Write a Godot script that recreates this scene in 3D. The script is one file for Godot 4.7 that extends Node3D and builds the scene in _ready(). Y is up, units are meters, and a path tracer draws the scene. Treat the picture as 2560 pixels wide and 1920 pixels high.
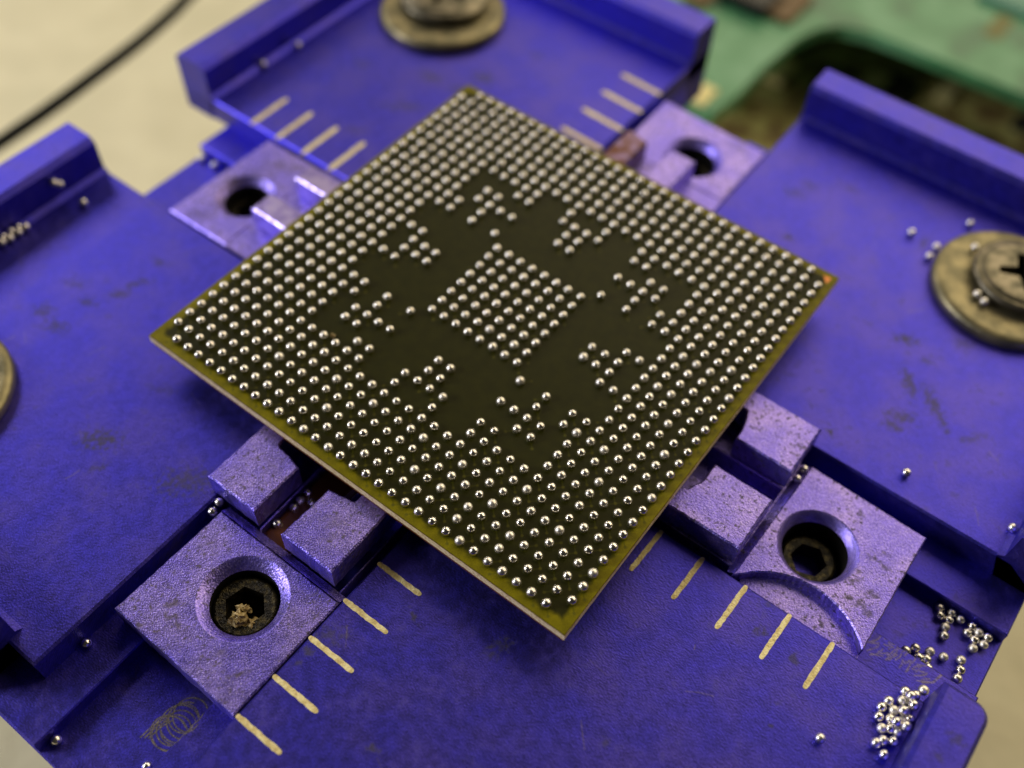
extends Node3D
# A flipped ball-grid chip on a purple anodised reballing holder, close up.
# All shapes are written in millimetres as (u, y, v): u runs to the lower right of the chip, v to the upper right, y up; MM turns them into metres.

const MM := 0.001
var rng := RandomNumberGenerator.new()
var taken := {}
var M := {}


func at(u: float, y: float, v: float) -> Vector3:
	return Vector3(u, y, -v) * MM


# ---------------------------------------------------------------- mesh builder
class MB:
	var V := PackedVector3Array()
	var N := PackedVector3Array()
	var T := PackedVector2Array()
	var o := Vector3.ZERO

	func _init(origin := Vector3.ZERO) -> void:
		o = origin

	func put(p: Vector3, n: Vector3) -> void:
		V.append(Vector3(p.x - o.x, p.y - o.y, -(p.z - o.z)) * 0.001)
		N.append(Vector3(n.x, n.y, -n.z).normalized())
		var fall := 0.0 if n.y > 0.6 else p.y
		T.append(Vector2((p.x + 0.6 * fall + 40.0) / 80.0, (-p.z + 0.8 * fall + 40.0) / 80.0))

	func tri(a: Vector3, b: Vector3, c: Vector3, na: Vector3, nb: Vector3, nc: Vector3) -> void:
		# points are (u, y, v); the mirror to -z turns the winding, so front faces come out clockwise when (b-a)x(c-a) runs along the normal
		if (b - a).cross(c - a).dot(na + nb + nc) >= 0.0:
			put(a, na); put(b, nb); put(c, nc)
		else:
			put(a, na); put(c, nc); put(b, nb)

	func quad(a: Vector3, b: Vector3, c: Vector3, d: Vector3, n: Vector3) -> void:
		tri(a, b, c, n, n, n)
		tri(a, c, d, n, n, n)

	func quad_s(a: Vector3, b: Vector3, c: Vector3, d: Vector3, na: Vector3, nb: Vector3, nc: Vector3, nd: Vector3) -> void:
		tri(a, b, c, na, nb, nc)
		tri(a, c, d, na, nc, nd)

	func box(lo: Vector3, hi: Vector3, bev := 0.1, bottom := false) -> void:
		var p := PackedVector2Array([Vector2(lo.x, lo.z), Vector2(hi.x, lo.z), Vector2(hi.x, hi.z), Vector2(lo.x, hi.z)])
		prism(p, lo.y, hi.y, bev, Vector3.ZERO, bottom)

	static func ccw(p: PackedVector2Array) -> PackedVector2Array:
		if Geometry2D.is_polygon_clockwise(p):
			p = p.duplicate()
			p.reverse()
		# Godot's test has y down; make sure by area
		var a := 0.0
		for i in p.size():
			a += p[i].cross(p[(i + 1) % p.size()])
		if a < 0.0:
			p.reverse()
		return p

	static func inset(p: PackedVector2Array, d: float) -> PackedVector2Array:
		var q := PackedVector2Array()
		var n := p.size()
		for i in n:
			var e0 := (p[i] - p[(i + n - 1) % n]).normalized()
			var e1 := (p[(i + 1) % n] - p[i]).normalized()
			var n0 := Vector2(-e0.y, e0.x)
			var n1 := Vector2(-e1.y, e1.x)
			var m := n0 + n1
			q.append(p[i] + m * (d / maxf(0.35, 1.0 + n0.dot(n1))))
		return q

	static func dense(p: PackedVector2Array, step: float, jitter: float, r: RandomNumberGenerator) -> PackedVector2Array:
		p = ccw(p)
		var q := PackedVector2Array()
		for i in p.size():
			var a := p[i]
			var b := p[(i + 1) % p.size()]
			var k := maxi(1, int(ceil(a.distance_to(b) / step)))
			var e := (b - a).normalized()
			for j in k:
				var s := a.lerp(b, float(j) / k)
				q.append(s + Vector2(-e.y, e.x) * (r.randf() * jitter if j > 0 else 0.0))
		return q

	# a slab with chamfered top edges; hole = (centre u, centre v, radius) or zero
	func prism(p: PackedVector2Array, y0: float, y1: float, bev := 0.1, hole := Vector3.ZERO, bottom := false) -> void:
		p = ccw(p)
		var n := p.size()
		var q := inset(p, bev)
		var pts := q.duplicate()
		var ring := PackedVector2Array()
		if hole.z > 0.0:
			for k in 48:
				var s := Vector2(hole.x, hole.y) + Vector2.from_angle(TAU * k / 48.0) * hole.z
				ring.append(s)
				pts.append(s)
		if hole.z > 0.0 or n > 60:
			var t := Geometry2D.triangulate_delaunay(pts)
			for i in range(0, t.size(), 3):
				var c := (pts[t[i]] + pts[t[i + 1]] + pts[t[i + 2]]) / 3.0
				if Geometry2D.is_point_in_polygon(c, q) and not (hole.z > 0.0 and Geometry2D.is_point_in_polygon(c, ring)):
					_flat(pts[t[i]], pts[t[i + 1]], pts[t[i + 2]], y1, Vector3.UP)
		else:
			var t := Geometry2D.triangulate_polygon(q)
			for i in range(0, t.size(), 3):
				_flat(q[t[i]], q[t[i + 1]], q[t[i + 2]], y1, Vector3.UP)
		if bottom:
			var tb := Geometry2D.triangulate_polygon(p)
			for i in range(0, tb.size(), 3):
				_flat(p[tb[i]], p[tb[i + 1]], p[tb[i + 2]], y0, Vector3.DOWN)
		for i in n:
			var j := (i + 1) % n
			var e := (p[j] - p[i]).normalized()
			var out := Vector3(e.y, 0, -e.x)
			quad(Vector3(p[i].x, y0, p[i].y), Vector3(p[j].x, y0, p[j].y), Vector3(p[j].x, y1 - bev, p[j].y), Vector3(p[i].x, y1 - bev, p[i].y), out)
			if bev > 0.0:
				quad(Vector3(p[i].x, y1 - bev, p[i].y), Vector3(p[j].x, y1 - bev, p[j].y), Vector3(q[j].x, y1, q[j].y), Vector3(q[i].x, y1, q[i].y), (out + Vector3.UP).normalized())

	func _flat(a: Vector2, b: Vector2, c: Vector2, y: float, n: Vector3) -> void:
		tri(Vector3(a.x, y, a.y), Vector3(b.x, y, b.y), Vector3(c.x, y, c.y), n, n, n)

	# turned shape round (cu, cv); prof = (radius, height) from the inside out; sharp breaks where a point repeats
	func lathe(cu: float, cv: float, prof: PackedVector2Array, segs := 48, from := 0.0, to := TAU) -> void:
		for i in prof.size() - 1:
			var a := prof[i]
			var b := prof[i + 1]
			if a.is_equal_approx(b):
				continue
			var na := _pn(prof, i, 1)
			var nb := _pn(prof, i + 1, -1)
			for k in segs:
				var t0 := from + (to - from) * k / segs
				var t1 := from + (to - from) * (k + 1) / segs
				var d0 := Vector3(cos(t0), 0, sin(t0))
				var d1 := Vector3(cos(t1), 0, sin(t1))
				var c := Vector3(cu, 0, cv)
				quad_s(c + d0 * a.x + Vector3(0, a.y, 0), c + d1 * a.x + Vector3(0, a.y, 0), c + d1 * b.x + Vector3(0, b.y, 0), c + d0 * b.x + Vector3(0, b.y, 0),
					d0 * na.x + Vector3(0, na.y, 0), d1 * na.x + Vector3(0, na.y, 0), d1 * nb.x + Vector3(0, nb.y, 0), d0 * nb.x + Vector3(0, nb.y, 0))

	func _pn(prof: PackedVector2Array, i: int, side: int) -> Vector2:
		var here := Vector2.ZERO
		var j := i + side
		var e := (prof[j] - prof[i]) * side
		here = Vector2(-e.y, e.x).normalized()
		var k := i - side
		if k >= 0 and k < prof.size() and not prof[k].is_equal_approx(prof[i]):
			var f := (prof[i] - prof[k]) * side
			var other := Vector2(-f.y, f.x).normalized()
			if here.dot(other) > 0.55:
				here = (here + other).normalized()
		return here

	func sphere(c: Vector3, r: float, segs := 20, rows := 12) -> void:
		for i in rows:
			var t0 := PI * i / rows
			var t1 := PI * (i + 1) / rows
			for k in segs:
				var p0 := TAU * k / segs
				var p1 := TAU * (k + 1) / segs
				var a := Vector3(sin(t0) * cos(p0), cos(t0), sin(t0) * sin(p0))
				var b := Vector3(sin(t0) * cos(p1), cos(t0), sin(t0) * sin(p1))
				var d := Vector3(sin(t1) * cos(p1), cos(t1), sin(t1) * sin(p1))
				var e := Vector3(sin(t1) * cos(p0), cos(t1), sin(t1) * sin(p0))
				if i == 0:
					tri(c + a * r, c + d * r, c + e * r, a, d, e)
				elif i == rows - 1:
					tri(c + a * r, c + b * r, c + d * r, a, b, d)
				else:
					quad_s(c + a * r, c + b * r, c + d * r, c + e * r, a, b, d, e)

	func tube(path: PackedVector3Array, r: float, segs := 14) -> void:
		var rings := []
		for i in path.size():
			var d := (path[mini(i + 1, path.size() - 1)] - path[maxi(i - 1, 0)]).normalized()
			var s := d.cross(Vector3.UP).normalized()
			var w := s.cross(d).normalized()
			var ring := []
			for k in segs:
				var a := TAU * k / segs
				ring.append(s * cos(a) + w * sin(a))
			rings.append(ring)
		for i in path.size() - 1:
			for k in segs:
				var l := (k + 1) % segs
				quad_s(path[i] + rings[i][k] * r, path[i] + rings[i][l] * r, path[i + 1] + rings[i + 1][l] * r, path[i + 1] + rings[i + 1][k] * r, rings[i][k], rings[i][l], rings[i + 1][l], rings[i + 1][k])

	# a bar of constant cross-section; prof = (across, y) points in order, run along v when along_v, else along u
	func extrude(prof: PackedVector2Array, a0: float, a1: float, along_v: bool) -> void:
		var area := 0.0
		for i in prof.size():
			area += prof[i].cross(prof[(i + 1) % prof.size()])
		var sgn := 1.0 if area > 0.0 else -1.0
		for i in prof.size():
			var p := prof[i]
			var q := prof[(i + 1) % prof.size()]
			var e := (q - p).normalized() * sgn
			var n2 := Vector2(e.y, -e.x)
			var n := Vector3(0, n2.y, n2.x) if not along_v else Vector3(n2.x, n2.y, 0)
			var f := func(s: Vector2, t: float) -> Vector3: return Vector3(s.x, s.y, t) if along_v else Vector3(t, s.y, s.x)
			var steps := 24
			for k in steps:
				var t0 := lerpf(a0, a1, float(k) / steps)
				var t1 := lerpf(a0, a1, float(k + 1) / steps)
				quad(f.call(p, t0), f.call(q, t0), f.call(q, t1), f.call(p, t1), n)
		var t := Geometry2D.triangulate_polygon(prof)
		for end in [[a0, -1.0], [a1, 1.0]]:
			var n3: Vector3 = Vector3(0, 0, end[1]) if along_v else Vector3(end[1], 0, 0)
			for i in range(0, t.size(), 3):
				var w := []
				for k in 3:
					var s := prof[t[i + k]]
					w.append(Vector3(s.x, s.y, end[0]) if along_v else Vector3(end[0], s.y, s.x))
				tri(w[0], w[1], w[2], n3, n3, n3)

	func mesh() -> ArrayMesh:
		var a := []
		a.resize(Mesh.ARRAY_MAX)
		a[Mesh.ARRAY_VERTEX] = V
		a[Mesh.ARRAY_NORMAL] = N
		a[Mesh.ARRAY_TEX_UV] = T
		# tangents for the normal maps: u runs along x, v along z
		var tg := PackedFloat32Array()
		tg.resize(V.size() * 4)
		for i in V.size():
			var n := N[i]
			var t := (Vector3(1, 0.6, 0) - n * n.dot(Vector3(1, 0.6, 0)))
			t = t.normalized() if t.length() > 0.01 else Vector3(0, 0, 1)
			tg[i * 4] = t.x; tg[i * 4 + 1] = t.y; tg[i * 4 + 2] = t.z; tg[i * 4 + 3] = 1.0
		a[Mesh.ARRAY_TANGENT] = tg
		var m := ArrayMesh.new()
		m.add_surface_from_arrays(Mesh.PRIMITIVE_TRIANGLES, a)
		return m


# ---------------------------------------------------------------- naming
func numbered(called: String) -> String:
	taken[called] = taken.get(called, -1) + 1
	return called if taken[called] == 0 else "%s_%03d" % [called, taken[called]]


func tag(o: Node3D, label: String, category: String, group := "") -> Node3D:
	o.set_meta("label", label)
	o.set_meta("category", category)
	if group:
		o.set_meta("group", group)
	return o


func thing(called: String, label: String, category: String, base: Vector3, group := "") -> Node3D:
	var o := Node3D.new()
	o.name = numbered(called)
	add_child(o)
	o.position = at(base.x, base.y, base.z)
	tag(o, label, category, group)
	return o


func obj(called: String, mb: MB, mat: Material, parent: Node3D = self) -> MeshInstance3D:
	return put_mesh(called, mb.mesh(), mat, parent)


func put_mesh(called: String, mesh: Mesh, mat: Material, parent: Node3D = self) -> MeshInstance3D:
	var o := MeshInstance3D.new()
	o.mesh = mesh
	o.material_override = mat
	if parent == self:
		o.name = numbered(called)
		add_child(o)
	else:
		var k := 0
		var nm := called
		while parent.has_node(NodePath(nm)):
			k += 1
			nm = "%s_%03d" % [called, k]
		o.name = nm
		parent.add_child(o, true)
	return o


# ---------------------------------------------------------------- textures
func noise(seed_: int, freq: float, kind := FastNoiseLite.TYPE_SIMPLEX_SMOOTH, oct := 3) -> FastNoiseLite:
	var n := FastNoiseLite.new()
	n.seed = seed_
	n.noise_type = kind
	n.frequency = freq
	n.fractal_type = FastNoiseLite.FRACTAL_FBM if oct > 1 else FastNoiseLite.FRACTAL_NONE
	n.fractal_octaves = oct
	return n


func field(seed_: int, freq: float, size: int, kind := FastNoiseLite.TYPE_SIMPLEX_SMOOTH, oct := 3) -> PackedByteArray:
	return noise(seed_, freq, kind, oct).get_image(size, size, false, false, true).get_data()


# soft-edged marks in plan: array of bytes, one per pixel of a square of `size` pixels over 80 mm
func stamp(buf: PackedByteArray, size: int, u: float, v: float, ru: float, rv: float, ang: float, power: float, grain: PackedByteArray) -> void:
	var k := size / 80.0
	var cx := (u + 40.0) * k
	var cy := (-v + 40.0) * k
	var r := maxf(ru, rv) * k * 1.5
	var ca := cos(ang)
	var sa := sin(ang)
	for y in range(maxi(0, int(cy - r)), mini(size, int(cy + r) + 1)):
		for x in range(maxi(0, int(cx - r)), mini(size, int(cx + r) + 1)):
			var dx := (x - cx) / k
			var dy := -(y - cy) / k
			var a := (dx * ca + dy * sa) / ru
			var b := (-dx * sa + dy * ca) / rv
			var d := sqrt(a * a + b * b)
			var g := (grain[y * size + x] - 128) / 128.0
			var s := clampf((1.0 - d + g * 1.0) * 1.1, 0.0, 1.0) * power * 0.8
			var i := y * size + x
			buf[i] = maxi(buf[i], int(s * 255.0))


func stroke(buf: PackedByteArray, size: int, pts: PackedVector2Array, w: float, power: float, grain: PackedByteArray) -> void:
	var k := size / 80.0
	for i in pts.size() - 1:
		var steps := maxi(1, int(pts[i].distance_to(pts[i + 1]) * k * 1.5))
		for j in steps:
			var p := pts[i].lerp(pts[i + 1], float(j) / steps)
			var cx := (p.x + 40.0) * k
			var cy := (-p.y + 40.0) * k
			var r := w * k
			for y in range(int(cy - r - 1), int(cy + r + 2)):
				for x in range(int(cx - r - 1), int(cx + r + 2)):
					if x < 0 or y < 0 or x >= size or y >= size:
						continue
					var d := Vector2(x + 0.5 - cx, y + 0.5 - cy).length()
					var g := grain[y * size + x] / 255.0
					var s := clampf(r - d + 0.5, 0.0, 1.0) * power * clampf(g * 1.2 + 0.4, 0.0, 1.0)
					var q := y * size + x
					buf[q] = maxi(buf[q], int(s * 255.0))


func b3(c: Color) -> Vector3:
	return Vector3(c.r, c.g, c.b)


# the colour, the roughness + metalness and the grain of one anodised surface, drawn in plan over 80 mm
func anodised(seed_: int, tones: Array, dirt_tone: Color, wear_tone: Color, dirt: PackedByteArray, wear: PackedByteArray, size: int, rough: float, metal: float, grain_depth: float, general: float, stretch: bool, speck: float, flecks := false) -> ORMMaterial3D:
	var big := field(seed_, 0.012, size, FastNoiseLite.TYPE_SIMPLEX_SMOOTH, 4)
	var mid := field(seed_ + 1, 0.06, size, FastNoiseLite.TYPE_SIMPLEX_SMOOTH, 3)
	var fine := field(seed_ + 2, 0.42, size, FastNoiseLite.TYPE_SIMPLEX, 2)
	var mid2 := field(seed_ + 9, 0.13, size, FastNoiseLite.TYPE_SIMPLEX_SMOOTH, 3)
	var lo := b3(tones[0])
	var hi := b3(tones[1])
	var dt := b3(dirt_tone)
	var wt := b3(wear_tone)
	var col := PackedByteArray()
	col.resize(size * size * 3)
	var orm := PackedByteArray()
	orm.resize(size * size * 3)
	for i in size * size:
		var a := clampf((big[i] - 70) / 116.0, 0.0, 1.0)
		var f := (fine[i] - 128) / 128.0
		var c := lo.lerp(hi, a) * (1.0 + f * 0.16 + (mid[i] - 128) / 128.0 * 0.10)
		var sp := clampf((f - 0.42) * 4.0, 0.0, 1.0) * speck
		c = c.lerp(Vector3(0.9, 0.86, 0.9), sp * 0.5)
		var g := clampf(((mid[i] - 158) / 40.0 + f * 0.6) * clampf((big[i] - 118) / 40.0, 0.0, 1.0), 0.0, 1.0) * general
		if flecks:
			g = clampf((mid2[i] - 172) / 22.0 + f * 0.5, 0.0, 1.0) * general * clampf((big[i] - 84) / 50.0, 0.0, 1.0)
		var d := maxf(dirt[i] / 255.0, g)
		c = c.lerp(dt * (1.0 + f * 0.35), d * 0.85)
		var w := wear[i] / 255.0
		c = c.lerp(wt * (1.0 + f * 0.3), w)
		col[i * 3] = clampi(int(c.x * 255.0), 0, 255)
		col[i * 3 + 1] = clampi(int(c.y * 255.0), 0, 255)
		col[i * 3 + 2] = clampi(int(c.z * 255.0), 0, 255)
		orm[i * 3] = 255
		orm[i * 3 + 1] = clampi(int((rough + f * 0.05 + (mid[i] - 128) / 128.0 * 0.05 + d * 0.25 - w * 0.05) * 255.0), 20, 255)
		orm[i * 3 + 2] = clampi(int((metal * (1.0 - d * 0.7) * (1.0 - w * 0.35)) * 255.0), 0, 255)
	var m := ORMMaterial3D.new()
	m.albedo_texture = ImageTexture.create_from_image(Image.create_from_data(size, size, false, Image.FORMAT_RGB8, col))
	m.orm_texture = ImageTexture.create_from_image(Image.create_from_data(size, size, false, Image.FORMAT_RGB8, orm))
	var hb := noise(seed_ + 6, 0.85, FastNoiseLite.TYPE_SIMPLEX, 1)
	var him := hb.get_image(size / 2 if stretch else size, size, false, false, true)
	if stretch:
		him.resize(size, size, Image.INTERPOLATE_CUBIC)
	him.convert(Image.FORMAT_RGB8)
	him.bump_map_to_normal_map(grain_depth)
	m.normal_enabled = true
	m.normal_texture = ImageTexture.create_from_image(him)
	return m


func plain(c: Color, rough: float, metal := 0.0) -> StandardMaterial3D:
	var m := StandardMaterial3D.new()
	m.albedo_color = c
	m.roughness = rough
	m.metallic = metal
	return m


# mottled material by noise in the object's own space; size = millimetres per repeat
func mottled(seed_: int, tones: Array, size: float, rough: float, metal: float, bump: float, freq := 0.02) -> StandardMaterial3D:
	var m := StandardMaterial3D.new()
	var nt := NoiseTexture2D.new()
	nt.noise = noise(seed_, freq, FastNoiseLite.TYPE_SIMPLEX_SMOOTH, 5)
	nt.seamless = true
	nt.width = 256
	nt.height = 256
	var g := Gradient.new()
	g.offsets = PackedFloat32Array([0.25, 0.5, 0.75])
	g.colors = PackedColorArray(tones)
	nt.color_ramp = g
	m.albedo_texture = nt
	m.roughness = rough
	m.metallic = metal
	if bump > 0.0:
		var bt := NoiseTexture2D.new()
		bt.noise = noise(seed_ + 3, freq * 3.0, FastNoiseLite.TYPE_SIMPLEX_SMOOTH, 4)
		bt.seamless = true
		bt.as_normal_map = true
		bt.bump_strength = bump
		bt.width = 256
		bt.height = 256
		m.normal_enabled = true
		m.normal_texture = bt
	m.uv1_triplanar = true
	m.uv1_scale = Vector3.ONE * (1000.0 / size)
	return m


func materials() -> void:
	var S := 1536
	var grain := field(91, 0.11, S, FastNoiseLite.TYPE_SIMPLEX_SMOOTH, 4)
	var dirt := PackedByteArray()
	dirt.resize(S * S)
	var wear := PackedByteArray()
	wear.resize(S * S)
	# smudges: (u, v, half length, half width, turn, strength)
	for s in [[-14.7, -22.6, 1.5, 0.9, 0.6, 0.9], [-24.1, -18.5, 1.0, 0.6, 0.3, 0.6], [-26.2, -15.2, 0.9, 0.5, 0.4, 0.4], [-23.1, -14.0, 1.0, 0.5, 0.8, 0.6], [-22.9, -12.5, 1.2, 0.35, 0.9, 0.7], [-24.2, -15.8, 0.8, 0.5, 0.2, 0.6],
		[-23.2, -10.3, 0.8, 0.4, 0.3, 0.5], [-8.2, -21.4, 2.2, 1.2, 0.7, 0.7], [-13.2, -24.1, 0.8, 0.4, 1.2, 0.5], [-25.9, -18.2, 1.0, 0.7, 0.1, 0.5],
		[22.0, 17.0, 0.9, 0.6, 0.5, 0.8], [24.0, 16.2, 0.6, 0.4, 0.2, 0.5], [23.8, 13.6, 1.6, 0.5, -0.9, 0.7], [25.7, 13.1, 1.6, 0.6, -0.8, 0.7], [24.5, 10.7, 1.2, 0.7, 0.4, 0.6], [24.4, 9.7, 0.9, 0.5, 0.1, 0.6], [26.7, 12.2, 1.6, 0.3, -0.8, 0.6], [29.0, 12.1, 1.2, 0.4, 0.9, 0.4], [25.5, 19.2, 0.9, 0.7, 0.4, 0.4], [21.4, 6.7, 0.35, 0.25, 0.0, 0.9],
		[10.9, 20.6, 0.55, 0.4, 0.3, 0.9], [9.6, 26.7, 0.9, 0.6, 0.0, 0.4], [12.3, 28.4, 0.8, 0.4, 0.2, 0.4], [9.0, 25.2, 1.2, 0.7, 0.3, 0.35], [19.2, 26.6, 0.4, 0.8, 0.2, 0.5],
		[13.3, -17.8, 1.0, 0.45, 1.0, 1.0], [13.2, -18.6, 0.5, 0.35, 0.4, 0.7], [8.3, -19.5, 0.7, 0.22, -0.3, 0.9], [11.4, -26.4, 0.5, 0.3, 0.2, 0.9], [5.5, -23.2, 1.3, 0.7, 0.8, 0.7], [5.1, -24.6, 0.5, 0.4, 0.2, 0.9], [5.1, -25.5, 0.3, 0.3, 0.2, 0.8], [20.9, -18.6, 0.35, 0.3, 0.2, 0.6], [16.2, -23.8, 0.8, 0.4, 0.2, 0.3],
		[24.5, -8.1, 0.6, 0.35, 0.2, 0.8], [26.7, -8.4, 0.5, 0.4, 0.2, 0.7], [27.2, -11.2, 0.2, 0.15, 0.2, 0.8], [27.5, -12.5, 0.2, 0.15, 0.2, 0.8], [23.9, -6.4, 0.6, 0.2, 0.1, 0.5],
		[-27.3, 15.8, 0.9, 0.6, 0.2, 0.4], [-21.8, 18.1, 1.4, 0.9, 0.2, 0.6], [-21.0, 13.8, 2.4, 0.7, 0.6, 0.5], [-18.3, 20.8, 1.2, 0.9, 0.2, 0.7], [-16.6, 26.2, 1.2, 0.5, 0.4, 0.3], [-22.0, 9.1, 1.0, 0.5, 0.3, 0.4], [-18.7, 18.6, 1.6, 0.7, 0.7, 0.6],
		[-14.5, -17.6, 1.2, 0.4, 0.4, 0.3], [35.1, -8.6, 0.6, 0.4, 0.3, 0.5], [34.8, -10.0, 0.5, 0.3, 0.3, 0.5]]:
		stamp(dirt, S, s[0], s[1], s[2], s[3], s[4], s[5], grain)
	# scratched rings in the lower left channel and scuffs in the lower right one
	for k in 9:
		var t := k / 8.0
		var mid := Vector2(1.42, -30.85).lerp(Vector2(1.28, -32.25), t) + Vector2(sin(k * 2.4), cos(k * 3.1)) * 0.10
		var rad := 0.98 + 0.12 * sin(k * 1.9)
		var pts := PackedVector2Array()
		for q in 45:
			var a := TAU * (q / 40.0 + k * 0.31)
			pts.append(mid + Vector2(cos(a), sin(a) * (0.9 + 0.06 * cos(k * 1.3))) * rad)
		stroke(wear, S, pts.slice(0, [45, 30, 41, 26, 41, 22, 41, 34, 41][k]), 0.04, 0.9, grain)
	for k in 3:
		var p0 := Vector2(0.2 + 0.2 * k, -33.25 + 0.12 * k)
		stroke(wear, S, PackedVector2Array([p0, p0 + Vector2(0.05, 0.8), p0 + Vector2(0.3, 1.5)]), 0.05, 0.8, grain)
	stamp(dirt, S, 1.0, -29.9, 1.0, 0.4, 0.6, 0.5, grain)
	rng.seed = 4
	for s in [[29.9, -3.8, 0.4], [30.2, -4.2, 0.4], [30.9, -3.9, 0.4], [31.5, -3.85, 0.4], [32.3, -3.8, 0.5], [32.6, -3.5, 0.4], [30.5, -3.3, 0.5], [31.0, -3.0, 0.6], [31.5, -3.3, 0.4], [32.9, -3.9, 0.4]]:
		for k in 5:
			var p0 := Vector2(s[0], s[1]) + Vector2(rng.randf_range(-0.4, 0.4), rng.randf_range(-0.3, 0.3))
			var dir := Vector2(0.7, 0.7).rotated(rng.randf_range(-0.5, 0.9)) * rng.randf_range(0.3, 0.8)
			stroke(wear, S, PackedVector2Array([p0, p0 + dir * 0.5 + Vector2(0.06, 0), p0 + dir]), 0.05, 0.4, grain)
	stroke(wear, S, PackedVector2Array([Vector2(33.3, -4.1), Vector2(33.8, -3.7), Vector2(34.0, -3.0), Vector2(34.0, -2.4)]), 0.07, 0.5, grain)
	# hairline scratches
	rng.seed = 12
	for k in 120:
		var p0 := Vector2(rng.randf_range(-33, 33), rng.randf_range(-33, 33))
		var dir := Vector2.from_angle(rng.randf_range(0, TAU)) * rng.randf_range(0.3, 1.6)
		stroke(wear, S, PackedVector2Array([p0, p0 + dir * 0.5 + Vector2(rng.randf_range(-.1, .1), rng.randf_range(-.1, .1)), p0 + dir]), 0.03, rng.randf_range(0.15, 0.5), grain)
	M.plate = anodised(20, [Color(0.235, 0.205, 0.71), Color(0.285, 0.24, 0.70)], Color(0.20, 0.18, 0.18), Color(0.58, 0.54, 0.34), dirt, wear, S, 0.45, 0.96, 0.22, 0.20, true, 0.0)
	M.plate.clearcoat_enabled = true
	M.plate.clearcoat = 0.35
	M.plate.clearcoat_roughness = 0.55
	# clamp blocks: the same anodising worn paler
	var S2 := 1536
	var dirt2 := PackedByteArray()
	dirt2.resize(S2 * S2)
	var wear2 := PackedByteArray()
	wear2.resize(S2 * S2)
	for s in [[-2.9, -27.4, 0.5, 0.25, 0.8, 0.9], [-2.4, -27.9, 0.6, 0.25, 0.4, 0.8], [3.1, -27.8, 0.9, 0.16, 0.95, 1.0], [-1.6, -28.0, 0.4, 0.2, 0.3, 0.8], [-3.3, -29.3, 0.4, 0.25, 0.3, 0.9], [1.5, -27.5, 0.5, 0.3, 0.6, 0.6], [-4.0, -23.4, 0.8, 0.12, 0.9, 0.7], [3.0, -22.1, 0.5, 0.3, 0.5, 0.7], [-1.5, -29.6, 0.4, 0.25, 0.2, 0.7],
		[25.65, 2.35, 0.45, 0.12, -0.9, 1.0], [27.6, 0.1, 0.5, 0.25, 0.2, 0.8], [28.3, 0.0, 0.4, 0.25, 0.2, 0.7], [21.75, -3.45, 0.2, 0.15, 0, 1.0], [27.2, -1.9, 0.4, 0.25, 0.5, 0.9], [27.3, -1.2, 0.3, 0.2, 0.2, 0.7], [28.5, -2.1, 0.5, 0.3, 0.3, 0.8], [28.2, -3.1, 0.5, 0.35, 0.5, 0.8], [27.0, -5.2, 0.2, 0.18, 0, 1.0], [27.9, 0.8, 0.35, 0.2, 0.3, 0.6], [28.8, -3.3, 0.4, 0.3, 0.1, 0.7], [27.5, -3.1, 0.3, 0.25, 0.1, 0.9],
		[20.6, 3.1, 0.5, 0.2, 0.4, 0.9], [19.1, -4.8, 0.3, 0.08, 0.9, 1.0], [1.5, -18.6, 1.2, 0.8, 0.4, 0.35], [2.2, -19.2, 0.8, 0.6, 0.2, 0.3], [-4.0, -18.0, 0.9, 0.6, 0.2, 0.3],
		[-24.4, -1.5, 1.8, 4.0, 0.0, 0.55], [-24.6, -5.2, 1.2, 0.7, 0.3, 0.5], [-25.4, -1.2, 1.0, 0.8, 0.3, 0.6], [-24.0, 2.2, 1.4, 0.7, 0.5, 0.5], [-22.6, 3.0, 0.7, 0.5, 0.5, 0.7], [-2.0, 20.0, 1.2, 0.6, 0.5, 0.4], [3.0, 27.0, 1.4, 0.6, -0.2, 0.3]]:
		stamp(dirt2, S2, s[0], s[1], s[2], s[3], s[4], s[5], grain)
	M.block = anodised(40, [Color(0.49, 0.43, 0.84), Color(0.58, 0.51, 0.85)], Color(0.24, 0.21, 0.20), Color(0.8, 0.75, 0.8), dirt2, wear2, S2, 0.42, 0.92, 0.36, 0.9, false, 0.8, true)
	M.pale_finger = mottled(67, [Color(0.60, 0.54, 0.82), Color(0.68, 0.62, 0.86), Color(0.74, 0.68, 0.88)], 8.0, 0.3, 0.9, 0.4)  # paler, smoother purple for the upper left fingers
	M.gold = mottled(61, [Color(0.80, 0.72, 0.48), Color(0.88, 0.81, 0.57), Color(0.93, 0.88, 0.66)], 3.0, 0.5, 0.15, 2.0)
	M.washer = mottled(62, [Color(0.42, 0.40, 0.31), Color(0.50, 0.47, 0.36), Color(0.58, 0.54, 0.41)], 12.0, 0.46, 0.85, 0.6)
	M.screw = mottled(63, [Color(0.30, 0.29, 0.24), Color(0.40, 0.38, 0.32), Color(0.50, 0.47, 0.40)], 8.0, 0.40, 0.9, 0.6)
	M.socket = mottled(64, [Color(0.08, 0.07, 0.05), Color(0.15, 0.13, 0.085), Color(0.28, 0.25, 0.15)], 3.0, 0.42, 0.6, 3.5)
	M.dirt = plain(Color(0.10, 0.09, 0.08), 0.5, 0.3)  # near-black colour for the walls of the screw holes
	M.crumb = mottled(65, [Color(0.45, 0.36, 0.18), Color(0.62, 0.53, 0.32), Color(0.74, 0.66, 0.46)], 1.2, 0.4, 0.0, 4.0)
	var f := StandardMaterial3D.new()
	f.albedo_color = Color(0.38, 0.20, 0.06)
	f.roughness = 0.08
	f.clearcoat_enabled = true
	f.clearcoat = 0.6
	M.flux = f
	M.rust = mottled(66, [Color(0.37, 0.25, 0.22), Color(0.43, 0.33, 0.37), Color(0.50, 0.42, 0.58)], 7.0, 0.45, 0.85, 0.6)
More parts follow.
